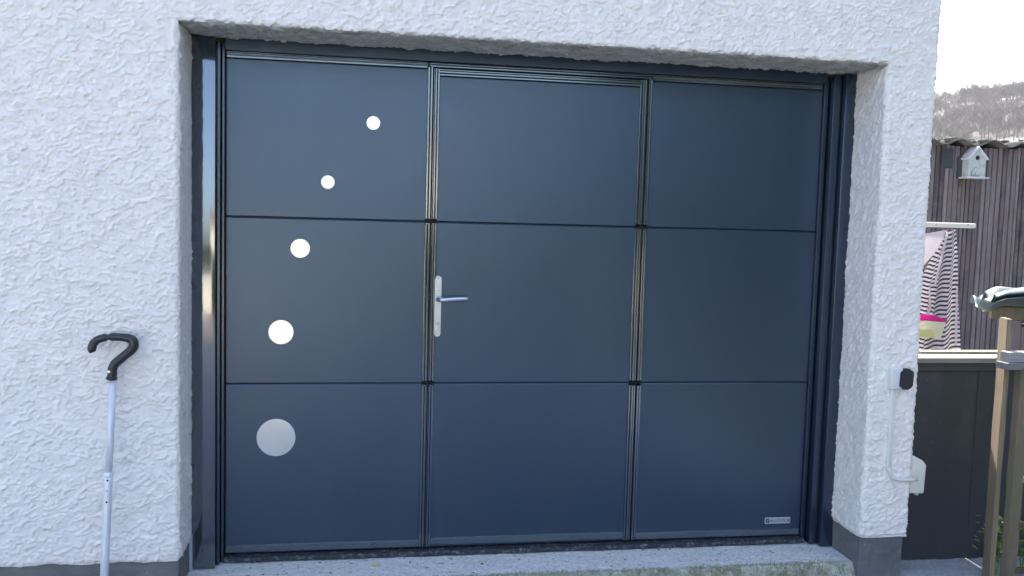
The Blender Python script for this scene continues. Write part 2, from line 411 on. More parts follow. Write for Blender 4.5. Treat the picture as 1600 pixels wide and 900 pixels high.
# inner backing walls (so that the house is solid), roof
box('back_wall', -4, XE - .02, 6.8, 7, -.05, 5.2, MAT['cream'], house)
box('gable_wall', -4, -3.8, -.28, 6.8, -.05, 5.2, MAT['cream'], house)
box('inner_wall', -3.8, XL - .004, -.02, .25, -.05, 5.15, MAT['cream'], house)
box('inner_wall', XR + .02, XE - .01, -.02, .25, -.05, 5.15, MAT['cream'], house)
box('inner_wall', XL - .004, XR + .02, .0, .25, 2.01, 5.15, MAT['cream'], house)
bm = bmesh.new()
extrude_poly([(-.55, 5.12), (3.35, 6.5), (7.25, 5.12), (7.25, 5.22), (3.35, 6.62), (-.55, 5.22)], (-4.2, 0, 0), (XE + .12, 0, 0), (0, 1, 0), (0, 0, 1), bm)
fin(bm, 'roof', MAT['tile'], house)
# plinth
def plinth(x0, x1, y0, y1, nm='plinth'):
    bm = bmesh.new(); box_bm(bm, x0, x1, y0, y1, -.30, ZB + .006)
    bmesh.ops.subdivide_edges(bm, edges=bm.edges[:], cuts=12, use_grid_fill=True)
    for v in bm.verts:
        n = float(fbm(np.array([v.co.x * 14 + v.co.y * 9]), np.array([v.co.z * 14]), 3, 5)[0]) * .003
        if abs(v.co.y - y0) < 1e-4: v.co.y += n
        elif abs(v.co.x - x0) < 1e-4 or abs(v.co.x - x1) < 1e-4: v.co.x += n
    return fin(bm, nm, MAT['plinth'], house, smooth=False)
plinth(-4, XL - .004, YF + .012, .02)
plinth(XR + .005, XE - .014, YF + .012, .6)
box('plinth', XE - .25, XE - .014, .602, 6.98, -.30, ZB + .006, MAT['plinth'], house)
# pale sealant bead between the jambs and the reveals
box('sealant_bead', XL - .003, -.109, -.10, -.06, .0, .14, MAT['sealant'], house, .0015)
box('sealant_bead', 2.5215, XR + .022, -.075, -.06, .0, .14, MAT['sealant'], house, .0015)

# ================================================================== DOOR FRAME
frame = thing('door_frame', 'glossy anthracite steel frame set round the garage door inside the white reveal', 'door frame', (1.2, 0, 0))
bm = bmesh.new()
def prism_z(pts, z0, z1, name, mat, parent, bevel=0):
    bm = bmesh.new(); extrude_poly(pts, (0, 0, z0), (0, 0, z1), (1, 0, 0), (0, 1, 0), bm)
    return fin(bm, name, mat, parent, bevel)
box('jamb', -.112, -.0275, -.082, .03, .0, 1.992, MAT['gloss'], frame, .003, 3, True)
box('jamb', 2.459, 2.522, -.080, .03, .0, 1.992, MAT['gloss'], frame, .003, 3, True).data.materials[0] = MAT['framepaint']
box('guide_strip', -.0265, -.0155, -.052, .03, .002, 1.985, MAT['framepaint'], frame, .0012)
box('guide_strip', -.0125, -.0035, -.030, .03, .002, 1.98, MAT['framepaint'], frame, .0012)
box('rubber_seal', -.0156, -.0124, -.012, .03, .002, 1.98, MAT['seam'], frame)
box('guide_strip', 2.4015, 2.418, -.014, .03, .002, 1.98, MAT['framepaint'], frame, .0012)
box('rubber_seal', 2.4181, 2.4239, -.002, .03, .002, 1.98, MAT['seam'], frame)
box('guide_strip', 2.424, 2.4525, -.050, .03, .002, 1.985, MAT['framepaint'], frame, .0015)
box('rubber_seal', 2.4526, 2.4589, -.044, .03, .002, 1.98, MAT['seam'], frame)
box('head_rail', -.0034, 2.4014, -.024, .03, 1.9595, 2.008, MAT['door'], frame, .0015)
box('cover_strip', -.0270, 2.4585, -.020, .028, 2.0081, 2.02, MAT['seam'], frame)
box('threshold', -.003, 2.41, -.036, .06, .001, .020, MAT['threshold'], frame, .004)

# ================================================================== GARAGE DOOR
door = thing('garage_door', 'dark blue grey panelled garage door with a wicket door and five round steel inserts', 'garage door', (1.2, .02, .025))
Z = [.027, .698, 1.342, 1.934]
cols = [(.0, .7505), (.7995, 1.6065), (1.6605, 2.400)]
for ci, (x0, x1) in enumerate(cols):
    for r_ in range(3):
        z0, z1 = Z[r_] + (.0018 if r_ else 0), Z[r_ + 1] - (.0018 if r_ < 2 else 0)
        if ci == 1 and r_ == 2: z1 = 1.908
        y0 = 0
        t = -.0 ; lip = .0040
        # cross-section (y, z): flat face, chamfer at the top that catches the sky, small return at the bottom
        pts = [(.035, z0), (.004, z0), (0, z0 + .0025), (0, z1 - lip), (.0030, z1), (.035, z1)]
        bm = bmesh.new(); extrude_poly(pts, (x0, 0, 0), (x1, 0, 0), (0, 1, 0), (0, 0, 1), bm)
        fin(bm, 'panel', MAT['door'], door)
for zz in (Z[1], Z[2]):
    box('seam_seal', .001, 2.399, .010, .034, zz - .0017, zz + .0017, MAT['seam'], door)
box('inner_skin', .001, 2.399, .0354, .040, .028, 1.950, MAT['seam'], door)
# bottom rails (slightly proud strips)
for x0, x1, z0, z1 in ((.002, .7505, .029, .060), (.8005, 1.6050, .036, .066), (1.6615, 2.398, .029, .060)):
    bm = bmesh.new(); extrude_poly([(.002, z0), (-.0030, z0 + .001), (-.0030, z1 - .004), (.002, z1)], (x0, 0, 0), (x1, 0, 0), (0, 1, 0), (0, 0, 1), bm)
    fin(bm, 'bottom_rail', MAT['profile'], door)
# extruded aluminium profiles either side of the wicket door, one length per row
def rounded(w, ridges, base=.004, proud=.009):
    """front profile (u 0..w, v negative = proud) with rounded ridges"""
    pts = [(0, .012)]
    for (a, b, hgt) in ridges:
        n = 8
        for k in range(n + 1):
            t = k / n; u = a + (b - a) * t
            v = -(hgt * (1 - abs(2 * t - 1) ** 9)) if 0 < k < n else -hgt * .35
            pts.append((u, v))
    pts.append((w, .012)); return pts
profs = [(.7507, .7722, [(0, .0105, .0065), (.0115, .0215, .0100)]),
         (.7758, .7992, [(0, .0032, .0045), (.0042, .0122, .0100), (.0138, .0234, .0060)]),
         (1.6067, 1.6362, [(0, .0085, .0060), (.0100, .0205, .0095), (.0220, .0295, .0045)]),
         (1.6400, 1.6603, [(0, .0100, .0100), (.0110, .0203, .0065)])]
for pi, (x0, x1, rg) in enumerate(profs):
    for r_ in range(3):
        z0 = Z[r_] + (.011 if r_ else .004); z1 = Z[r_ + 1] - .011 if r_ < 2 else (1.9385 if pi in (0, 3) else 1.9345)
        bm = bmesh.new(); extrude_poly(rounded(x1 - x0, rg), (x0, 0, z0), (x0, 0, z1), (1, 0, 0), (0, 1, 0), bm)
        fin(bm, 'edge_profile', MAT['profile'], door)
        if r_ < 2 and not (r_ == 0 and pi > 1):   # little screw-fixed end pieces at each hinge line
            box('end_piece', x0 + .003, x1 - .003, -.0015, .01, Z[r_ + 1] - .0102, Z[r_ + 1] - .0060, MAT['profile'], door, .0008)
for x in (.774, 1.6381):
    box('gap_seal', x - .0018, x + .0018, .004, .034, .03, 1.938, MAT['seam'], door)
# horizontal profiles over the wicket door
def prof_x(x0, x1, z0, h, rg, nm='edge_profile'):
    bm = bmesh.new(); extrude_poly([(v, u) for u, v in rounded(h, rg)], (x0, 0, z0), (x1, 0, z0), (0, 1, 0), (0, 0, 1), bm)
    fin(bm, nm, MAT['profile'], door)
prof_x(.7925, 1.6140, 1.9082, .0262, [(0, .0085, .0064), (.0100, .0190, .0104), (.0205, .0262, .005)])
prof_x(.7600, 1.6500, 1.9390, .0180, [(0, .0090, .0104), (.0105, .0180, .0065)])
prof_x(.001, .7490, 1.9345, .0235, [(0, .0100, .0040), (.0125, .0185, .006), (.0195, .0235, .003)], 'top_rail')
prof_x(1.6610, 2.399, 1.9345, .0235, [(0, .0100, .0040), (.0125, .0185, .006), (.0195, .0235, .003)], 'top_rail')
# round inserts
for (x, z, r0) in ((.545, 1.7155, .0270), (.3755, 1.483, .0268), (.274, 1.226, .0372), (.2045, .900, .0480), (.1885, .4855, .0745)):
    bm = bmesh.new(); disc_bm(bm, (x, z), r0, -.0030, .002, 64, .0014); fin(bm, 'round_insert', MAT['steel'], door)
# handle: long back plate, lever, cylinder
bm = bmesh.new()
pts = []
hw, zc0, zc1 = .0128, .8990, 1.1160
for k in range(13): a = math.pi * k / 12; pts.append((hw * math.cos(a), zc1 + hw * math.sin(a)))
for k in range(13): a = math.pi + math.pi * k / 12; pts.append((hw * math.cos(a), zc0 + hw * math.sin(a)))
extrude_poly(pts, (.8085, -.007, 0), (.8085, .001, 0), (1, 0, 0), (0, 0, 1), bm)
es = [e for e in bm.edges if all(v.co.y < -.006 for v in e.verts)]
bmesh.ops.bevel(bm, geom=es, offset=.002, segments=2, affect='EDGES')
hnd = fin(bm, 'handle', MAT['satin'], door)
lv = []; lr = []
for k in range(7):
    a = math.pi / 2 * k / 6
    lv.append((.8085 + .022 * (1 - math.cos(a)), -.010 - .034 * math.sin(a), 1.0370)); lr.append(.0105 - .0012 * k / 6)
for k in range(1, 9):
    t = k / 8; lv.append((.8305 + .093 * t, -.044 + .004 * t, 1.0370 + .0055 * t + .0015 * math.sin(t * 3.14))); lr.append(.0093 - .0012 * t)
lv.append((.9262, -.040, 1.0426)); lr.append(.0045)
tube('lever', lv, lr, MAT['satin'], hnd, 16, .85)
bm = bmesh.new(); disc_bm(bm, (.8085, 1.0370), .0118, -.0125, -.006, 28); fin(bm, 'rose', MAT['satin'], hnd)
bm = bmesh.new(); disc_bm(bm, (.8085, .9380), .0085, -.0115, -.006, 24); box_bm(bm, .8045, .8125, -.0112, -.006, .9130, .9360)
fin(bm, 'lock_cylinder', MAT['steel'], hnd)
bm = bmesh.new(); disc_bm(bm, (.8085, .9385), .0021, -.0122, -.0108, 12); box_bm(bm, .8078, .8092, -.0121, -.0108, .9330, .9380); fin(bm, 'keyhole', MAT['hole'], hnd)
for z in (1.118, 1.072, .897):
    bm = bmesh.new(); disc_bm(bm, (.8085, z), .0030, -.0080, -.006, 14, .0004); fin(bm, 'screw', MAT['steel'], hnd)
# maker's badge
bdg = box('badge', 2.239, 2.355, -.0030, .001, .0805, .1075, MAT['badge'], door, .0008)
def text(body, size, loc, mat, parent, depth=.0006, sx=1.0):
    cu = bpy.data.curves.new('lettering', 'FONT'); cu.body = body; cu.size = size; cu.extrude = depth; cu.space_character = 1.02
    o = bpy.data.objects.new('tmp', cu); C.objects.link(o); bpy.context.view_layer.update()
    me = bpy.data.meshes.new_from_object(o.evaluated_get(bpy.context.evaluated_depsgraph_get()))
    bpy.data.objects.remove(o)
    mt = Matrix.Translation(loc) @ Matrix.Rotation(math.pi / 2, 4, 'X') @ Matrix.Diagonal((sx, 1, 1, 1))
    me.transform(mt); me.materials.clear()
    return link('lettering', me, mat, parent)
text('ALUDOOR', .0200, (2.2605, -.0033, .0870), MAT['ink'], bdg, .0005, .95)
bm = bmesh.new(); box_bm(bm, 2.2425, 2.2585, -.0036, -.002, .0855, .1025); fin(bm, 'emblem', MAT['ink'], bdg)
bm = bmesh.new(); extrude_poly([(2.2455, .0885), (2.249, .0885), (2.2555, .0995), (2.252, .0995)], (0, -.0040, 0), (0, -.003, 0), (1, 0, 0), (0, 0, 1), bm); fin(bm, 'emblem_stroke', MAT['badge'], bdg)

# ================================================================== GROUND
def slab_mesh():
    x = lines(XL - .01, XR + .012, .006); y = lines(-.295, .12, .006)
    X, Y = np.meshgrid(x, y, indexing='ij')
    edge = -.262 + .012 * fbm(X * 5, X * 0, 3, 7) + .010 * fbm(X * 22, Y * 22, 3, 8)
    t = sstep(-.018, .012, Y - edge)
    Zz = -.0015 + .0022 * fbm(X * 13, Y * 20, 5, 9) - .056 * (1 - t) + .004 * fbm(X * 40, Y * 40, 3, 10) * sstep(.10, .0, np.abs(Y - edge))
    nu, nv = X.shape; idx = np.arange(nu * nv).reshape(nu, nv)
    q = np.stack([idx[:-1, :-1], idx[1:, :-1], idx[1:, 1:], idx[:-1, 1:]], -1).reshape(-1, 4)
    return np.stack([X, Y, Zz], -1).reshape(-1, 3), q
V_, F_ = slab_mesh(); tag(big_mesh('doorstep_slab', V_, F_, MAT['slab']), kind='structure')
def yard_mesh():
    x = np.concatenate([lines(-7, -1, .25), lines(-1, 3.6, .012)[1:], lines(3.6, 5.5, .2)[1:]]); y = np.concatenate([lines(-5.1, -.6, .3), lines(-.6, .2, .012)[1:], lines(.2, 9, .3)[1:]])
    X, Y = np.meshgrid(x, y, indexing='ij')
    near = sstep(-1.2, -.8, X) * sstep(-.75, -.6, Y) * sstep(.4, .2, Y) * sstep(3.8, 3.5, X)
    Zz = -.052 + near * (.0035 * fbm(X * 9, Y * 14, 5, 19) - .002)
    nu, nv = X.shape; idx = np.arange(nu * nv).reshape(nu, nv)
    q = np.stack([idx[:-1, :-1], idx[1:, :-1], idx[1:, 1:], idx[:-1, 1:]], -1).reshape(-1, 4)
    return np.stack([X, Y, Zz], -1).reshape(-1, 3), q
V_, F_ = yard_mesh(); tag(big_mesh('yard', V_, F_, MAT['yard']), kind='structure')
box('road', -40, 40, -9.05, -5.11, -.30, -.056, MAT['lane'])['kind'] = 'structure'
box('lawn', .7, 6.5, -9.0, -5.11, -.30, -.045, MAT['grass'])['kind'] = 'structure'
box('added_dark_bed', 2.80, 6.5, -5.08, -.66, -.30, -.040, MAT['soil'])['kind'] = 'structure'  # unseen dark ground, added so the door mirrors no bright sunlit yard here
# moss tufts, grit and crumbs lying on the doorstep (nobody could count them)
MAT['moss'] = leaf('moss_tuft', (.20, .22, .09), (.42, .42, .28))
def scatter(name, label, N, yc, ys, smin, smax, mat, seed, flat=.7, lo=XL + .01, hi=XR - .02):
    g = np.random.default_rng(seed); x = g.uniform(lo, hi, N); x = x[(fbm(x * 3, x * 0 + seed, 3, seed) > -.25)]; N = len(x)
    y = yc + g.normal(0, ys, N); y = np.clip(y, -.285, -.045)
    edge = -.262 + .012 * fbm(x * 5, x * 0, 3, 7)
    z = -.0015 + .0022 * fbm(x * 13, y * 20, 5, 9) - .050 * (1 - sstep(-.018, .012, y - edge))
    s_ = g.uniform(smin, smax, N); V = []
    base = np.array([[1, 0, 0], [-.5, .87, 0], [-.5, -.87, 0], [0, 0, 1.]])
    a = g.uniform(0, 6.28, N); P = np.zeros((N, 4, 3))
    for k in range(4):
        bx, by, bz = base[k]; j = g.uniform(.6, 1.3, N)
        P[:, k, 0] = x + s_ * j * (bx * np.cos(a) - by * np.sin(a)); P[:, k, 1] = y + s_ * j * (bx * np.sin(a) + by * np.cos(a)); P[:, k, 2] = z + s_ * flat * bz * 1.2 + (g.normal(0, .3, N) * s_ if k == 3 else 0)
    F = np.array([[0, 1, 3], [1, 2, 3], [2, 0, 3]]); Fa = (np.arange(N)[:, None, None] * 4 + F[None]).reshape(-1, 3)
    tag(big_mesh(name, P.reshape(-1, 3), Fa, mat, smooth=False), label, kind='stuff')
scatter('moss_tufts', 'pale green moss tufts along the broken front edge of the concrete step', 5200, -.262, .014, .002, .0048, MAT['moss'], 5, 1.1)
scatter('grit', 'dark grit and crumbs scattered on the concrete step', 420, -.14, .07, .0012, .0038, MAT['plinth'], 6)
scatter('grit', 'pale crumbs of render scattered along the threshold', 260, -.07, .03, .001, .003, MAT['roughcast'], 8)
# terrain: garden and field, rising into the wooded hill beyond
def hill_z(X, Y):
    r = np.hypot(X, Y); az = np.degrees(np.arctan2(X, Y))
    h = 43 * sstep(110, 400, r) * (np.exp(-((az - 47) / 26) ** 2) + .30)
    h = h * (1 + .16 * fbm(X * .012, Y * .012, 3, 55)) 
    return np.where(r < 30, 0, h) - .075
def terrain():
    rr = np.concatenate([[0.01, 4, 8, 15, 30, 50, 80], np.linspace(110, 420, 63), [450, 520, 640]])
    aa = np.radians(np.linspace(0, 360, 241))
    Rr, A = np.meshgrid(rr, aa, indexing='ij'); X = Rr * np.sin(A); Y = Rr * np.cos(A)
    P = np.stack([X, Y, hill_z(X, Y)], -1); nu, nv = X.shape; idx = np.arange(nu * nv).reshape(nu, nv)
    q = np.stack([idx[:-1, :-1], idx[:-1, 1:], idx[1:, 1:], idx[1:, :-1]], -1)
    return P, q
P_, q_ = terrain()
tag(big_mesh('field', P_.reshape(-1, 3), q_[:10].reshape(-1, 4), MAT['grass']), kind='structure')
tag(big_mesh('hill', P_.reshape(-1, 3), q_[10:].reshape(-1, 4), MAT['hill']), kind='structure')

# bare trees on the hill, one far-off wood
def bare_tree(rg, H):
    segs = []
    def grow(p, d, L, r, lev):
        q = p + d * L; segs.append((p, q, r, r * .6))
        if lev == 0: return
        n = 6 if lev > 1 else 7
        for k in range(n):
            t = rg.uniform(.35, 1.0); b = p + (q - p) * t
            nd = d + rg.normal(0, .55, 3); nd[2] = abs(nd[2]) * .8 + .25; nd /= np.linalg.norm(nd)
            grow(b, nd, L * rg.uniform(.5, .75), max(r * .5, .028), lev - 1)
    grow(np.zeros(3), np.array([rg.normal(0, .05), rg.normal(0, .05), 1.]), H * .40, H * .016, 3)
    V, F = [], []
    for a, b, r0, r1 in segs:
        d = b - a; d /= np.linalg.norm(d); s = np.cross(d, [0.3, .9, .1]); s /= np.linalg.norm(s); t = np.cross(d, s); i = len(V)
        for p, r in ((a, r0), (b, r1)):
            for k in range(3): an = 2.094 * k; V.append(p + (s * math.cos(an) + t * math.sin(an)) * r)
        for k in range(3): F.append((i + k, i + (k + 1) % 3, i + 3 + (k + 1) % 3, i + 3 + k))
    return np.array(V), np.array(F)
rg = np.random.default_rng(12)
kinds = [bare_tree(rg, 10.5) for _ in range(6)]
Vs, Fs, o_ = [], [], 0
for i in range(620):
    az = R(rg.uniform(32.5, 43)); r = 215 + 185 * rg.random() ** .7
    x, y = r * math.sin(az), r * math.cos(az); z = float(hill_z(np.array([x]), np.array([y]))[0])
    V0, F0 = kinds[rg.integers(6)]; a = rg.uniform(0, 6.28); s = rg.uniform(.55, .95)
    rot = np.array([[math.cos(a), -math.sin(a), 0], [math.sin(a), math.cos(a), 0], [0, 0, 1]])
    V1 = V0 @ rot.T * s + np.array([x, y, z]); Vs.append(V1); Fs.append(F0 + o_); o_ += len(V1)
wood_o = big_mesh('hillside_wood', np.concatenate(Vs), np.concatenate(Fs), MAT['bark'], smooth=False)
tag(wood_o, 'hazy wood of bare winter trees covering the hill behind the shed', 'wood', kind='stuff')

# ================================================================== KEY BOX, CONDUIT, METER BOX on the right-hand pier
kb = thing('key_box', 'white plastic wall box with a black rubber cover beside the wall corner', 'key box', (2.63, YF, .77))
box('box_body', 2.583, 2.636, YF - .022, YF + .004, .728, .815, MAT['whiteplastic'], kb, .004, 3, True)
bm = bmesh.new()
pts = [(2.622, .742), (2.632, .735), (2.640, .735), (2.643, .728), (2.660, .728), (2.663, .735), (2.672, .735), (2.679, .745), (2.681, .795), (2.675, .803), (2.666, .803), (2.664, .811), (2.642, .811), (2.640, .803), (2.630, .803), (2.624, .795)]
extrude_poly(pts, (0, YF - .030, 0), (0, YF + .004, 0), (1, 0, 0), (0, 0, 1), bm)
es = [e for e in bm.edges if all(v.co.y < YF - .029 for v in e.verts)]
bmesh.ops.bevel(bm, geom=es, offset=.003, segments=2, affect='EDGES')
fin(bm, 'cover', MAT['cover'], kb)
cd = thing('cable_trunking', 'white cable trunking running down the wall under the black covered box', 'trunking', (2.61, YF, .4))
box('trunking_strip', 2.597, 2.617, YF - .013, YF + .004, .400, .7275, MAT['whiteplastic'], cd, .003, 2, True)
pts = [(2.607, YF - .010, .402)] + [(2.607 + .055 * (1 - math.cos(a)), YF - .012, .400 - .042 * math.sin(a)) for a in (math.pi / 2 * k / 7 for k in range(8))] + [(2.70, YF - .013, .357), (2.735, YF - .008, .356)]
tube('cable', pts, .0068, MAT['whiteplastic'], cd, 12)
mb = thing('junction_box', 'cream junction box with a sloping lid fixed round the wall corner', 'junction box', (2.76, YF + .05, .3))
bm = bmesh.new(); extrude_poly([(2.722, .292), (2.786, .290), (2.790, .408), (2.772, .428), (2.722, .452)], (0, YF + .012, 0), (0, YF + .15, 0), (1, 0, 0), (0, 0, 1), bm)
fin(bm, 'box_body', MAT['creamplastic'], mb, .006, 3, True)
box('latch', 2.755, 2.767, YF + .02, YF + .04, .281, .2915, MAT['creamplastic'], mb, .002)
box('lid_edge', 2.774, 2.777, YF + .0095, YF + .02, .305, .415, MAT['whiteplastic'], mb, .001)

# ================================================================== WALKING STICK
ws = thing('walking_stick', 'grey metal walking stick with a black question mark handle leaning on the white wall', 'walking stick', (-.356, -.45, -.05))
def cy(z): return -.352 - .10 * (1 - z / .78) # leans out towards its foot
def cx(z):
    y = cy(z); lo, hi = -.6, 0.
    A, B = at(176.6, 590, y), at(163.0, 900, y)
    return A.x + (B.x - A.x) * (A.z - z) / (A.z - B.z)
tube('lower_shaft', [(cx(z), cy(z), z) for z in (-.03, .2, .43, .462)], [.0138, .0138, .0138, .0138], MAT['shaft'], ws, 20)
tube('upper_shaft', [(cx(z), cy(z), z) for z in (.455, .6, .79)], [.0118, .0118, .0118], MAT['shaft'], ws, 20)
tube('adjuster_ring', [(cx(z), cy(z), z) for z in (.455, .459, .468, .471)], [.0138, .0146, .0146, .0120], MAT['shaft'], ws, 20)
tube('ferrule', [(cx(z), cy(z), z) for z in (-.05, -.03, .0, .01)], [.021, .019, .016, .0145], MAT['black'], ws, 16)
ra = Vector((1, 0, 0))
for z in (.375, .413, .447):
    bm = bmesh.new(); c0 = (cx(z), z)
    disc_bm(bm, c0, .0034, cy(z) - .0146, cy(z) - .010, 14, .0004); fin(bm, 'adjusting_hole', MAT['hole'] if z != .413 else MAT['steel'], ws)
# handle: outline read off in pixels of the photograph, laid in the plane just in front of the wall
def hp(px, pz): return tuple(at(px, pz, -.352))
path = [(174, 592), (175.5, 584), (176, 576), (180, 568), (187, 562), (196, 554.5), (204, 548), (208.5, 541), (208, 533.5), (202, 529), (192, 527.2), (180, 526.5), (168, 527), (158, 529), (149.5, 533), (145, 539), (143.8, 546), (145.5, 550.5)]
rad = [.0150, .0150, .0148, .0150, .0148, .0145, .0150, .0160, .0158, .0145, .0133, .0128, .0126, .0128, .0132, .0138, .0140, .0095]
P3 = [Vector(hp(*p)) for p in path]
def crom(P, Rr, n=4):
    out, ro = [], []
    for i in range(len(P) - 1):
        a, b, c_, d = P[max(i - 1, 0)], P[i], P[i + 1], P[min(i + 2, len(P) - 1)]
        for k in range(n):
            t = k / n; out.append(.5 * ((2 * b) + (c_ - a) * t + (2 * a - 5 * b + 4 * c_ - d) * t * t + (3 * b - a - 3 * c_ + d) * t ** 3)); ro.append(Rr[i] * (1 - t) + Rr[i + 1] * t)
    out.append(P[-1]); ro.append(Rr[-1]); return out, ro
P4, R4 = crom(P3, rad)
# the notch in the top of the grip
nx = Vector(hp(169.5, 527))
for i, p in enumerate(P4):
    if (p - nx).length < .006: R4[i] *= .74
bm = bmesh.new(); tube_bm(bm, P4, [r * 1.05 for r in R4], 18, .95); hd = fin(bm, 'handle', MAT['black'], ws, smooth=True)
tube('collar', [hp(174.2, 593.5), hp(174.3, 592.5), hp(174.6, 589.5), hp(174.7, 588.5)], [.0150, .0185, .0185, .0150], MAT['black'], ws, 20)
bm = bmesh.new(); c0 = hp(172, 580); disc_bm(bm, (c0[0], c0[2]), .0048, -.3675, -.355, 16, .001); fin(bm, 'rivet', MAT['steel'], ws)

# fallen leaf on the doorstep
bm = bmesh.new()
for k in range(8):
    a = 2 * math.pi * k / 8; bm.verts.new((.575 + .013 * math.cos(a), -.112 + .010 * math.sin(a), .006 + .003 * math.sin(2 * a)))
bm.verts.new((.575, -.112, .011)); bm.verts.ensure_lookup_table()
for k in range(8): bm.faces.new((bm.verts[k], bm.verts[(k + 1) % 8], bm.verts[8]))
tag(fin(bm, 'fallen_leaf', MAT['yleaf']), 'small curled yellow leaf lying on the concrete step below the door', 'leaf')

# ================================================================== DARK GARDEN GATE beside the house
gt = thing('garden_gate', 'dark grey boarded gate with a cream timber capping beside the house corner', 'gate', (3.0, -.12, -.05))
gy = -.13
box('panel', 2.712, 3.114, gy, gy + .02, -.10, .770, MAT['gate'], gt, .002)
box('panel', 3.118, 3.70, gy, gy + .02, -.10, .770, MAT['gate'], gt, .002)
box('top_board', 2.722, 3.70, gy - .014, gy + .02, .771, .806, MAT['gate'], gt, .002)
box('capping', 2.724, 3.70, gy - .03, gy + .085, .807, .829, MAT['capwood'], gt, .003)
box('capping', 2.90, 3.70, gy + .088, gy + .15, .811, .838, MAT['capwood'], gt, .003)
box('frame_post', 2.74, 2.80, gy + .021, gy + .08, -.045, .80, MAT['gate'], gt, .002)
box('frame_post', 3.60, 3.66, gy + .021, gy + .08, -.045, .80, MAT['gate'], gt, .002)

# ================================================================== TRELLIS
tr = thing('trellis', 'weathered timber trellis fence with a rough post and pale top rail at the right', 'trellis', (2.95, -.52, -.05))
def turned(name, cx_, cy_, wx, wy, z0, z1, ang, mat, parent, bev=.003, cap=0):
    bm = bmesh.new(); box_bm(bm, -wx / 2, wx / 2, -wy / 2, wy / 2, z0, z1)
    bmesh.ops.subdivide_edges(bm, edges=[e for e in bm.edges if abs(e.verts[0].co.z - e.verts[1].co.z) > .1], cuts=14)
    for v in bm.verts:
        if z0 < v.co.z < z1: v.co.x += random.uniform(-.0012, .0012); v.co.y += random.uniform(-.0012, .0012)
        elif v.co.z == z1 and cap: v.co.z += cap * (1 if v.co.x < 0 else 0)
    me = bpy.data.meshes.new(name); bmesh.ops.recalc_face_normals(bm, faces=bm.faces); bm.to_mesh(me); bm.free()
    me.transform(Matrix.Translation((cx_, cy_, 0)) @ Matrix.Rotation(ang, 4, 'Z'))
    return link(name, me, mat, parent)
turned('post', 2.950, -.480, .018, .082, -.06, 1.035, R(-20), MAT['postwood'], tr, cap=.008)
turned('stile', 2.997, -.530, .046, .032, -.06, .846, R(2), MAT['stilewood'], tr)
turned('stile', 3.62, -.530, .047, .032, -.06, .846, R(2), MAT['stilewood'], tr)
box('top_rail', 2.893, 3.70, -.575, -.512, .850, .876, MAT['railwood'], tr, .003)
box('top_rail', 2.906, 3.72, -.566, -.515, .8765, .915, MAT['railwood'], tr, .003)
for z in (.595, .419, .241, .061):
    box('rail', 3.014, 3.70, -.549, -.531, z - .011, z + .011, MAT['postwood'], tr, .002)
for x in (3.16, 3.31, 3.46):
    box('upright', x - .011, x + .011, -.568, -.550, .0, .848, MAT['postwood'], tr, .002)

# small leafy plants growing behind the trellis
def plant(x, y, h, n, label):
    t = thing('small_plant', label, 'plant', (x, y, -.05), 'young plants growing behind the trellis')
    bm = bmesh.new()
    for k in range(5):
        a = random.uniform(0, 6.28); tube_bm(bm, [(x, y, -.05), (x + .02 * math.cos(a), y + .02 * math.sin(a), h * .5), (x + .07 * math.cos(a), y + .06 * math.sin(a), h * random.uniform(.75, 1))], [.003, .0025, .0015], 5)
    fin(bm, 'stem', MAT['plant'], t)
    bm = bmesh.new()
    for k in range(n):
        a = random.uniform(0, 6.28); r = random.uniform(.0, .09); z = h * random.uniform(.15, 1.02); s = random.uniform(.009, .02)
        c0 = Vector((x + r * math.cos(a), y + r * math.sin(a), z)); d = Vector((math.cos(a), math.sin(a), random.uniform(-.2, .7))).normalized(); sd_ = d.cross(Vector((0, 0, 1))).normalized() * .5
        v = [bm.verts.new(c0 + q * s) for q in (-d, sd_ + d * .1, d, -sd_ + d * .1)]; bm.faces.new(v)
    fin(bm, 'foliage', MAT['plant'], t)
plant(3.08, -.36, .20, 150, 'bushy green plant just behind the foot of the trellis stile')
plant(3.22, -.33, .17, 120, 'low green plant further along behind the trellis uprights')

# ================================================================== SMALL SHELTER with a blue grey corrugated roof (right edge)
sh = thing('log_shelter', 'small dark timber shelter under a bent blue grey corrugated plastic roof', 'shelter', (3.4, .2, -.05))
def wavy_sheet(name, x0, x1, nx_, y0, y1, zfun, thick, mat, parent, ny=10):
    X = np.linspace(x0, x1, nx_); Y = np.linspace(y0, y1, ny)
    V, F = [], []
    for s in (0, 1):
        for a in X:
            for b in Y: V.append((a, b, zfun(a, b) - s * thick))
    n = nx_ * ny
    g = lambda s, i, j: s * n + i * ny + j
    for i in range(nx_ - 1):
        for j in range(ny - 1):
            F.append((g(0, i, j), g(0, i + 1, j), g(0, i + 1, j + 1), g(0, i, j + 1)))
            F.append((g(1, i, j), g(1, i, j + 1), g(1, i + 1, j + 1), g(1, i + 1, j)))
    for i in range(nx_ - 1):
        for j in (0, ny - 1): F.append((g(0, i, j), g(1, i, j), g(1, i + 1, j), g(0, i + 1, j)))
    for j in range(ny - 1):
        for i in (0, nx_ - 1): F.append((g(0, i, j), g(0, i, j + 1), g(1, i, j + 1), g(1, i, j)))
    return pyd(name, V, F, mat, parent, True)
def zs1(x, y):
    t = x - 3.09
    return 1.098 + .022 * math.sin((y + .12) * 2 * math.pi / .13) + .10 * (y + .12) - .05 * (1 - sstep(0, .07, t)) + .010 * float(pn(np.array([x * 7]), np.array([y * 9]), 3)[0])
def zs1(x, y):
    t = x - 3.09
    return 1.088 + .022 * math.sin((y + .135) * 2 * math.pi / .16 + .6) - .045 * (1 - sstep(0, .09, t)) + .006 * math.sin(x * 19) + .012 * float(pn(np.array([x * 9]), np.array([y * 7]), 3)[0])
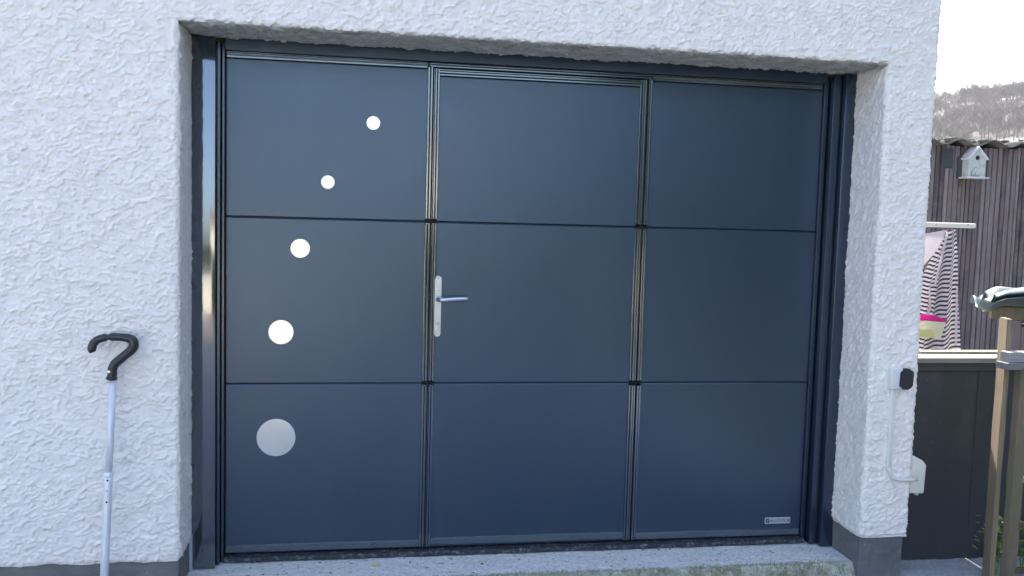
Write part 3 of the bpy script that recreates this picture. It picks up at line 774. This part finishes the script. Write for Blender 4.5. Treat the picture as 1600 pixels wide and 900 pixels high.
wavy_sheet('roof_sheet', 3.125, 3.86, 60, -.140, .16, lambda x, y: zs1(x, y) + .020, .003, MAT['sheet'], sh, 50)
wavy_sheet('roof_sheet', 3.065, 3.84, 60, -.160, .05, lambda x, y: zs1(x + .01, y + .05) - .012 + .02 * sstep(.06, 0, x - 3.065), .003, MAT['sheet'], sh, 40)
box('rafter', 3.14, 3.84, -.02, .02, .985, 1.040, MAT['stilewood'], sh, .003)
box('rafter', 3.14, 3.84, .10, .14, 1.00, 1.055, MAT['stilewood'], sh, .003)
box('corner_post', 3.212, 3.262, -.02, .03, -.05, .984, MAT['shedwood'], sh, .003)
box('corner_post', 3.212, 3.262, .10, .14, -.05, .999, MAT['shedwood'], sh, .003)
box('corner_post', 3.78, 3.83, -.02, .03, -.05, .984, MAT['shedwood'], sh, .003)
for k in range(5):
    box('side_board', 3.202, 3.2115, .04, .09, .02 + k * .188, .02 + k * .188 + .182, MAT['gate'], sh, .001)
    box('back_board', 3.22, 3.82, .141, .155, .02 + k * .188, .02 + k * .188 + .182, MAT['gate'], sh, .001)
    box('front_board', 3.263, 3.779, -.015, -.002, .02 + k * .188, .02 + k * .188 + .182, MAT['shedwood'], sh, .001)

sh.matrix_world = Matrix.Translation((3.155, -.10, 0)) @ Matrix.Rotation(R(-24), 4, 'Z') @ Matrix.Translation((-3.1, .10, 0)) @ Matrix.Translation(sh.location)
# ================================================================== SHED
SY = 2.2
shed = thing('garden_shed', 'weathered shed of narrow vertical battens under a mossy corrugated roof', 'shed', (5, 4, -.05))
def roofz(x): return 1.968 + .020 * math.sin(2 * math.pi * (x - 4.46) / .25 - 1.4)
x = 4.02; k = 0; first = None
while x < 7.0:
    w = random.choice((.020, .026, .030, .034)) ; pr = random.uniform(.004, .014)
    if first is None or True:
        zb = -.045 + random.uniform(0, .02)
        bm = bmesh.new(); box_bm(bm, x, x + w, SY - pr, SY + .006, zb, 1.955 + random.uniform(-.012, .006))
        fin(bm, 'batten', MAT['shedwood'], shed)
    x += w + random.uniform(.006, .013); k += 1
box('backing_wall', 4.0, 7.0, SY + .0062, SY + .03, -.045, 1.94, MAT['gate'], shed)
box('side_wall', 4.0, 4.03, SY + .031, SY + 2.2, -.045, 1.93, MAT['shedwood'], shed)
box('side_wall', 6.97, 7.0, SY + .031, SY + 2.2, -.045, 1.93, MAT['shedwood'], shed)
box('back_wall', 4.03, 6.97, SY + 2.17, SY + 2.2, -.045, 1.93, MAT['shedwood'], shed)
wavy_sheet('roof_sheet', 3.90, 5.38, 150, SY - .085, SY + 2.4, lambda a, b: roofz(a) + .012 + .045 * (b - SY), .008, MAT['mossroof'], shed, 6)
wavy_sheet('roof_sheet', 5.20, 7.10, 190, SY - .070, SY + 2.4, lambda a, b: roofz(a) + .023 + .045 * (b - SY), .008, MAT['mossroof'], shed, 6)
# moss cushions along the edge of the roof
bm = bmesh.new()
for k in range(46):
    x = random.uniform(4.3, 6.2); y = SY + random.uniform(-.06, .25); s = random.uniform(.012, .035)
    bmesh.ops.create_icosphere(bm, subdivisions=1, radius=s, matrix=Matrix.Translation((x, y, roofz(x) + .020 + .045 * (y - SY))) @ Matrix.Diagonal((1.6, 1, .5, 1)))
tag(fin(bm, 'moss', MAT['mossroof'], shed, smooth=True), kind='stuff')
box('dark_plate', 4.475, 4.565, SY - .022, SY - .0145, 1.795, 1.93, MAT['gate'], shed, .002)

# bird house
bh = thing('bird_house', 'small white bird house with a pitched roof hanging on the shed wall', 'bird house', (4.76, SY - .05, 1.72))
by0 = SY - .095
bx0, bx1 = at(1514, 250, by0).x, at(1540.5, 250, by0).x; bxc = at(1527.5, 235, by0).x
bzt, bze, bzb = at(1527, 232, by0).z, at(1514, 246, by0).z, at(1527, 276.5, by0).z
bm = bmesh.new(); extrude_poly([(bx0, bzb), (bx1, bzb), (bx1, bze), (bxc, bzt), (bx0, bze)], (0, by0, 0), (0, SY - .016, 0), (1, 0, 0), (0, 0, 1), bm)
fin(bm, 'box_body', MAT['birdpaint'], bh)
for s_ in (-1, 1):
    bm = bmesh.new(); extrude_poly([(bxc, bzt + .004), (bxc, bzt + .015), (bxc + s_ * .078, bze - .006), (bxc + s_ * .073, bze - .015)], (0, by0 - .018, 0), (0, SY - .016, 0), (1, 0, 0), (0, 0, 1), bm)
    fin(bm, 'roof_board', MAT['birdroof'], bh)
q = at(1527.5, 246.5, by0); bm = bmesh.new(); disc_bm(bm, (q.x, q.z), .0155, by0 - .0015, by0 + .001, 24, .0003); fin(bm, 'entrance_hole', MAT['hole'], bh)
box('base_board', bx0 - .022, bx1 + .020, by0 - .022, SY - .016, bzb - .011, bzb - .0005, MAT['birdroof'], bh, .002)
box('rear_board', bx0 - .032, bx0 - .001, SY - .03, SY - .0155, bzb - .01, bze + .01, MAT['gate'], bh, .001)
arc = [(bxc + .002 - .040 * math.sin(a), by0 - .003, bzb + .018 + .048 * math.cos(a)) for a in (math.pi / 2 * k / 8 for k in range(9))] + [(bxc - .038, by0 - .003, bzb + .002)]
tube('wire_loop', arc, .0014, MAT['cable'], bh, 6)
for k in range(5):
    box('green_twig', bxc - .030 + k * .011, bxc - .028 + k * .011, by0 - .006, by0 - .003, bzb, bzb + .012 + .006 * (k % 3), MAT['plant'], bh)

# ================================================================== CLOTHES LINE, CLOTH AND PEG BAG
LY = .95
lp = thing('clothes_post', 'cream T shaped clothes line post with a drilled crossbar in front of the shed', 'clothes post', (3.2, LY, -.05))
a = at(1523, 353, LY); zb_ = a.z
bm = bmesh.new(); box_bm(bm, 3.02, a.x, LY - .014, LY + .014, zb_ - .0135, zb_ + .0135); fin(bm, 'crossbar', MAT['creamplastic'], lp, .007, 3, True)
for px in (1460, 1510):
    q = at(px, 351.5, LY); bm = bmesh.new(); disc_bm(bm, (q.x, q.z), .0036, LY - .0150, LY - .012, 12, .0003); fin(bm, 'drilled_hole', MAT['hole'], lp)
tube('upright', [(3.10, LY, -.05), (3.10, LY, zb_ - .012)], .02, MAT['creamplastic'], lp, 14)
# striped cloth: right-hand fall and left-hand fall, each a folded sheet with real thickness
m = M('striped_cotton', (.6, .6, .6), .9, spec=.1)
uv = m.n('ShaderNodeUVMap'); sp = m.n('ShaderNodeSeparateXYZ'); m.l(uv.outputs[0], sp.inputs[0])
wv = m.math('FRACT', sp.outputs['Y'])
c = m.ramp(wv, [(.44, (.085, .08, .10)), (.50, (.72, .68, .70))])
m.color(c); tl = m.n('ShaderNodeBsdfTranslucent'); m.l(c, tl.inputs[0]); mx = m.n('ShaderNodeMixShader'); mx.inputs[0].default_value = .38
m.l(m.b.outputs[0], mx.inputs[1]); m.l(tl.outputs[0], mx.inputs[2]); m.l(mx.outputs[0], m.t.nodes['Material Output'].inputs[0]); MAT['stripe'] = m.m
def cloth_mat(name, col):
    m = M(name, col, .9, spec=.1); m.color(m.mix(m.noise(40, 3), tuple(x * .95 for x in col), col))
    tl = m.n('ShaderNodeBsdfTranslucent'); tl.inputs[0].default_value = (*col, 1); mx = m.n('ShaderNodeMixShader'); mx.inputs[0].default_value = .35
    m.l(m.b.outputs[0], mx.inputs[1]); m.l(tl.outputs[0], mx.inputs[2]); m.l(mx.outputs[0], m.t.nodes['Material Output'].inputs[0]); return m.m
MAT['whitecloth'] = cloth_mat('white_cotton', (.70, .66, .68))
MAT['pinkcloth'] = cloth_mat('pink_cotton', (.72, .05, .35))
MAT['yellowcloth'] = cloth_mat('yellow_cotton', (.76, .73, .34))
MAT['creamcloth'] = cloth_mat('cream_cotton', (.76, .72, .52))
def fall(name, left, right, y, mat, parent, nu=26, nv=60, fold=.012, folds=3, stripes=0, slope=0.0, thick=.0025, seed=0):
    """left/right: pixel polylines down each side, of the same count; cloth hung between them on the plane y"""
    def interp(L, t):
        f = t * (len(L) - 1); i = min(int(f), len(L) - 2); g = f - i
        return (L[i][0] * (1 - g) + L[i + 1][0] * g, L[i][1] * (1 - g) + L[i + 1][1] * g)
    V, UV = [], []
    for j in range(nv + 1):
        t = j / nv; l = interp(left, t); r = interp(right, t)
        for i in range(nu + 1):
            u = i / nu; px = l[0] * (1 - u) + r[0] * u; py = l[1] * (1 - u) + r[1] * u
            q = at(px, py, y); amp = fold * (.25 + .75 * min(1, t * 2))
            q.y += amp * math.sin(u * folds * 6.283 + seed + .9 * t) + .25 * amp * math.sin(u * folds * 15 + 3 * t)
            V.append(q); UV.append((u, stripes * (py / 1.0) / 8.6 + slope * u + .25 * math.sin(u * folds * 6.283 + seed)))
    F = [(j * (nu + 1) + i, j * (nu + 1) + i + 1, (j + 1) * (nu + 1) + i + 1, (j + 1) * (nu + 1) + i) for j in range(nv) for i in range(nu)]
    o = pyd(name, V, F, mat, parent, True); me = o.data; ul = me.uv_layers.new(name='UVMap')
    for lp_ in me.loops: ul.data[lp_.index].uv = UV[lp_.vertex_index]
    sm = o.modifiers.new('thickness', 'SOLIDIFY'); sm.thickness = thick
    return o
cl = thing('striped_garment', 'dark and white striped cloth garment hanging folded from the cream crossbar', 'garment', (3.25, LY, 1.2))
fall('right_drape', [(1478, 360), (1474, 400), (1466, 450), (1458, 500), (1450, 548)], [(1494, 359), (1496, 400), (1495, 450), (1497, 500), (1499, 549)], LY - .055, MAT['stripe'], cl, stripes=1.25, slope=2.6, folds=1.5, fold=.014)
fall('left_drape', [(1480, 360), (1452, 412), (1440, 440), (1435, 490), (1430, 548)], [(1484, 362), (1480, 400), (1476, 450), (1470, 500), (1466, 549)], LY - .030, MAT['stripe'], cl, stripes=1.35, slope=1.0, folds=2.0, fold=.012, seed=1.2)
fall('white_lining', [(1440, 366), (1440, 385), (1440, 415)], [(1481, 359), (1466, 388), (1444, 414)], LY - .040, MAT['whitecloth'], cl, nu=10, nv=20, fold=.006, folds=1)
fall('white_hem', [(1494, 449), (1492.5, 500), (1492, 540)], [(1496.5, 449), (1495.5, 500), (1495, 540)], LY - .075, MAT['whitecloth'], cl, nu=3, nv=20, fold=.002, folds=1)
fall('white_hem', [(1479, 362), (1469, 404), (1459, 447)], [(1482, 362), (1472, 404), (1461.5, 447)], LY - .078, MAT['whitecloth'], cl, nu=3, nv=20, fold=.002, folds=1)
fall('white_tie', [(1451, 448), (1452, 480), (1447, 498)], [(1453, 448), (1454.5, 480), (1449, 499)], LY - .070, MAT['whitecloth'], cl, nu=3, nv=12, fold=.002, folds=1)
pb = thing('peg_bag', 'cream and yellow peg bag with a bright pink rim hanging before the striped garment', 'peg bag', (3.15, LY - .12, .8))
def pad(name, pts, y0, y1, mat, parent, bev):
    bm = bmesh.new(); f = []
    for yy in (y0, y1): f.append([bm.verts.new(at(px, py, yy)) for px, py in pts])
    n = len(pts)
    for i in range(n): bm.faces.new((f[0][i], f[0][(i + 1) % n], f[1][(i + 1) % n], f[1][i]))
    bm.faces.new(f[0]); bm.faces.new(f[1][::-1])
    return fin(bm, name, mat, parent, bev, 3, True)
pad('rim', [(1430, 494), (1440, 491), (1462, 493), (1472, 497), (1480, 499), (1479, 503), (1468, 503), (1448, 500), (1430, 502)], LY - .135, LY - .10, MAT['pinkcloth'], pb, .003)
pad('bag_body', [(1430, 502), (1448, 501), (1478, 504), (1470, 528), (1448, 528), (1430, 526)], LY - .140, LY - .10, MAT['creamcloth'], pb, .004)
pad('bag_base', [(1430, 516), (1456, 515), (1462, 528), (1430, 526)], LY - .1425, LY - .139, MAT['yellowcloth'], pb, .0008)

# overhead cable
pts = []
for k in range(25):
    t = k / 24; x = 6 + 34 * t; pts.append((x, 20 - .0 * t, 6.63 + .0095 * (x - 16.5) * 1.0 + .0006 * (x - 23) ** 2))
tag(tube('overhead_cable', pts, .013, MAT['cable'], None, 6), 'thin dark cable crossing the pale sky above the hill', 'cable')

# ================================================================== WHAT LIES BEHIND THE CAMERA (seen in the reflections)
nh = thing('neighbour_house', 'cream rendered house standing across the lane behind the camera', 'house', (3.4, -43, 0))
hx0, hx1, hy = .3, 6.6, -40.0
box('wall', hx0, hx1, hy - 6, hy, -.07, 4.4, MAT['cream'], nh)
bm = bmesh.new(); extrude_poly([(hy + .4, 4.35), (hy - 3, 5.6), (hy - 6.4, 4.35)], (hx0 - .3, 0, 0), (hx1 + .3, 0, 0), (0, 1, 0), (0, 0, 1), bm); fin(bm, 'roof', MAT['tile'], nh)
for x0 in (4.6,):
    w_ = box('window', x0, x0 + 1.3, hy - .05, hy + .03, .95, 2.1, MAT['upvc'], nh)
    for k in range(2): box('pane', x0 + .08 + k * .6, x0 + .62 + k * .6, hy - .02, hy + .036, 1.03, 2.02, MAT['glass'], w_)
gw = thing('garden_wall', 'low cream garden wall along the far edge of the sunny lane', 'wall', (-2, -9.2, 0))
box('wall', -9, .4, -9.4, -9.1, -.07, .82, MAT['cream'], gw); box('coping', -9.05, .45, -9.46, -9.04, .821, .88, MAT['yard'], gw)
def tree(x, y, h, rad, n, label, cone=1.0):
    t = thing('evergreen_tree', label, 'tree', (x, y, -.07), 'evergreen trees behind the camera')
    tube('trunk', [(x, y, -.07), (x, y, h * .5), (x, y, h * .95)], [.2, .14, .04], MAT['trunk'], t, 8)
    rgt = np.random.default_rng(int(x * 10) + 500); N = n
    z = rgt.random(N) ** .8; rr = rad * (1 - z) ** (.6 * cone) * np.sqrt(rgt.random(N)) * (1 + .2 * np.sin(z * 30)); a = rgt.random(N) * 6.283
    c0 = np.stack([x + rr * np.cos(a), y + rr * np.sin(a), .3 + z * (h - .3)], -1)
    d1 = rgt.normal(0, 1, (N, 3)); d1 /= np.linalg.norm(d1, axis=1)[:, None]; d2 = np.cross(d1, rgt.normal(0, 1, (N, 3))); d2 /= np.linalg.norm(d2, axis=1)[:, None]
    s = rgt.uniform(.10, .22, (N, 1)); V = np.stack([c0 - d1 * s, c0 + d2 * s * .6, c0 + d1 * s, c0 - d2 * s * .6], 1).reshape(-1, 3)
    big_mesh('crown', V, np.arange(4 * N).reshape(-1, 4), MAT['hedge'], t, False)
def hedge(x0, x1, y0, y1, h, N, name, label, cat, core=True):
    t = thing(name, label, cat, ((x0 + x1) / 2, (y0 + y1) / 2, -.07))
    if core: box('core', x0 + .2, x1 - .2, y0 + .2, y1 - .2, -.07, h - .25, MAT['hedge'], t)
    rgt = np.random.default_rng(N + int(h * 7))
    c0 = np.stack([rgt.uniform(x0, x1, N), rgt.uniform(y0, y1, N), rgt.uniform(-.05, h, N)], -1)
    ax = rgt.integers(0, 4, N); j = rgt.uniform(0, .22, N)
    c0[ax == 0, 0] = x0 + j[ax == 0]; c0[ax == 1, 1] = y1 - j[ax == 1]; c0[ax == 2, 2] = h - j[ax == 2] * 2 + .3 * np.sin(c0[ax == 2, 1] * 1.7); c0[ax == 3, 0] = x0 + j[ax == 3]
    d1 = rgt.normal(0, 1, (N, 3)); d1 /= np.linalg.norm(d1, axis=1)[:, None]; d2 = np.cross(d1, rgt.normal(0, 1, (N, 3))); d2 /= np.linalg.norm(d2, axis=1)[:, None]
    s_ = rgt.uniform(.06, .14, (N, 1)); V = np.stack([c0 - d1 * s_, c0 + d2 * s_ * .6, c0 + d1 * s_, c0 - d2 * s_ * .6], 1).reshape(-1, 3)
    big_mesh('foliage', V, np.arange(4 * N).reshape(-1, 4), MAT['hedge'], t, False)
hedge(6.6, 8.4, -13.5, -1.8, 3.4, 24000, 'tall_hedge', 'tall dark evergreen hedge along the right side of the yard behind the camera', 'hedge')
hedge(-9, .5, -11.2, -9.8, 1.25, 9000, 'low_hedge', 'low dark hedge behind the cream garden wall across the lane', 'hedge')
hedge(.6, 6.5, -10.2, -9.1, 1.0, 8000, 'low_hedge', 'low clipped hedge along the far edge of the lawn', 'hedge')
tree(8.2, -10.5, 8.5, 2.6, 7000, 'tall dark evergreen nearest the yard')
tree(11.5, -8.0, 9.5, 2.8, 7000, 'tallest dark evergreen beside the yard')
tree(6.6, -15.5, 7.0, 2.2, 5000, 'shorter dark evergreen at the far corner of the yard')
tree(13.5, -4.0, 9.0, 2.8, 6000, 'dark evergreen standing furthest to the side')
tree(-10.5, -13, 6.5, 2.6, 5000, 'round dark evergreen on the opposite side of the yard', .8)

# thin haze over the valley: one closed box round everything
hz = box('haze', -660, 660, -660, 660, -3.0, 95, None)
m = bpy.data.materials.new('valley_haze'); m.use_nodes = True; m.node_tree.nodes.clear()
o_ = m.node_tree.nodes.new('ShaderNodeOutputMaterial'); pv = m.node_tree.nodes.new('ShaderNodeVolumePrincipled')
pv.inputs['Color'].default_value = (.86, .90, 1, 1); pv.inputs['Density'].default_value = HAZE; pv.inputs['Anisotropy'].default_value = .3
m.node_tree.links.new(pv.outputs[0], o_.inputs['Volume']); hz.data.materials.append(m); tag(hz, kind='stuff')
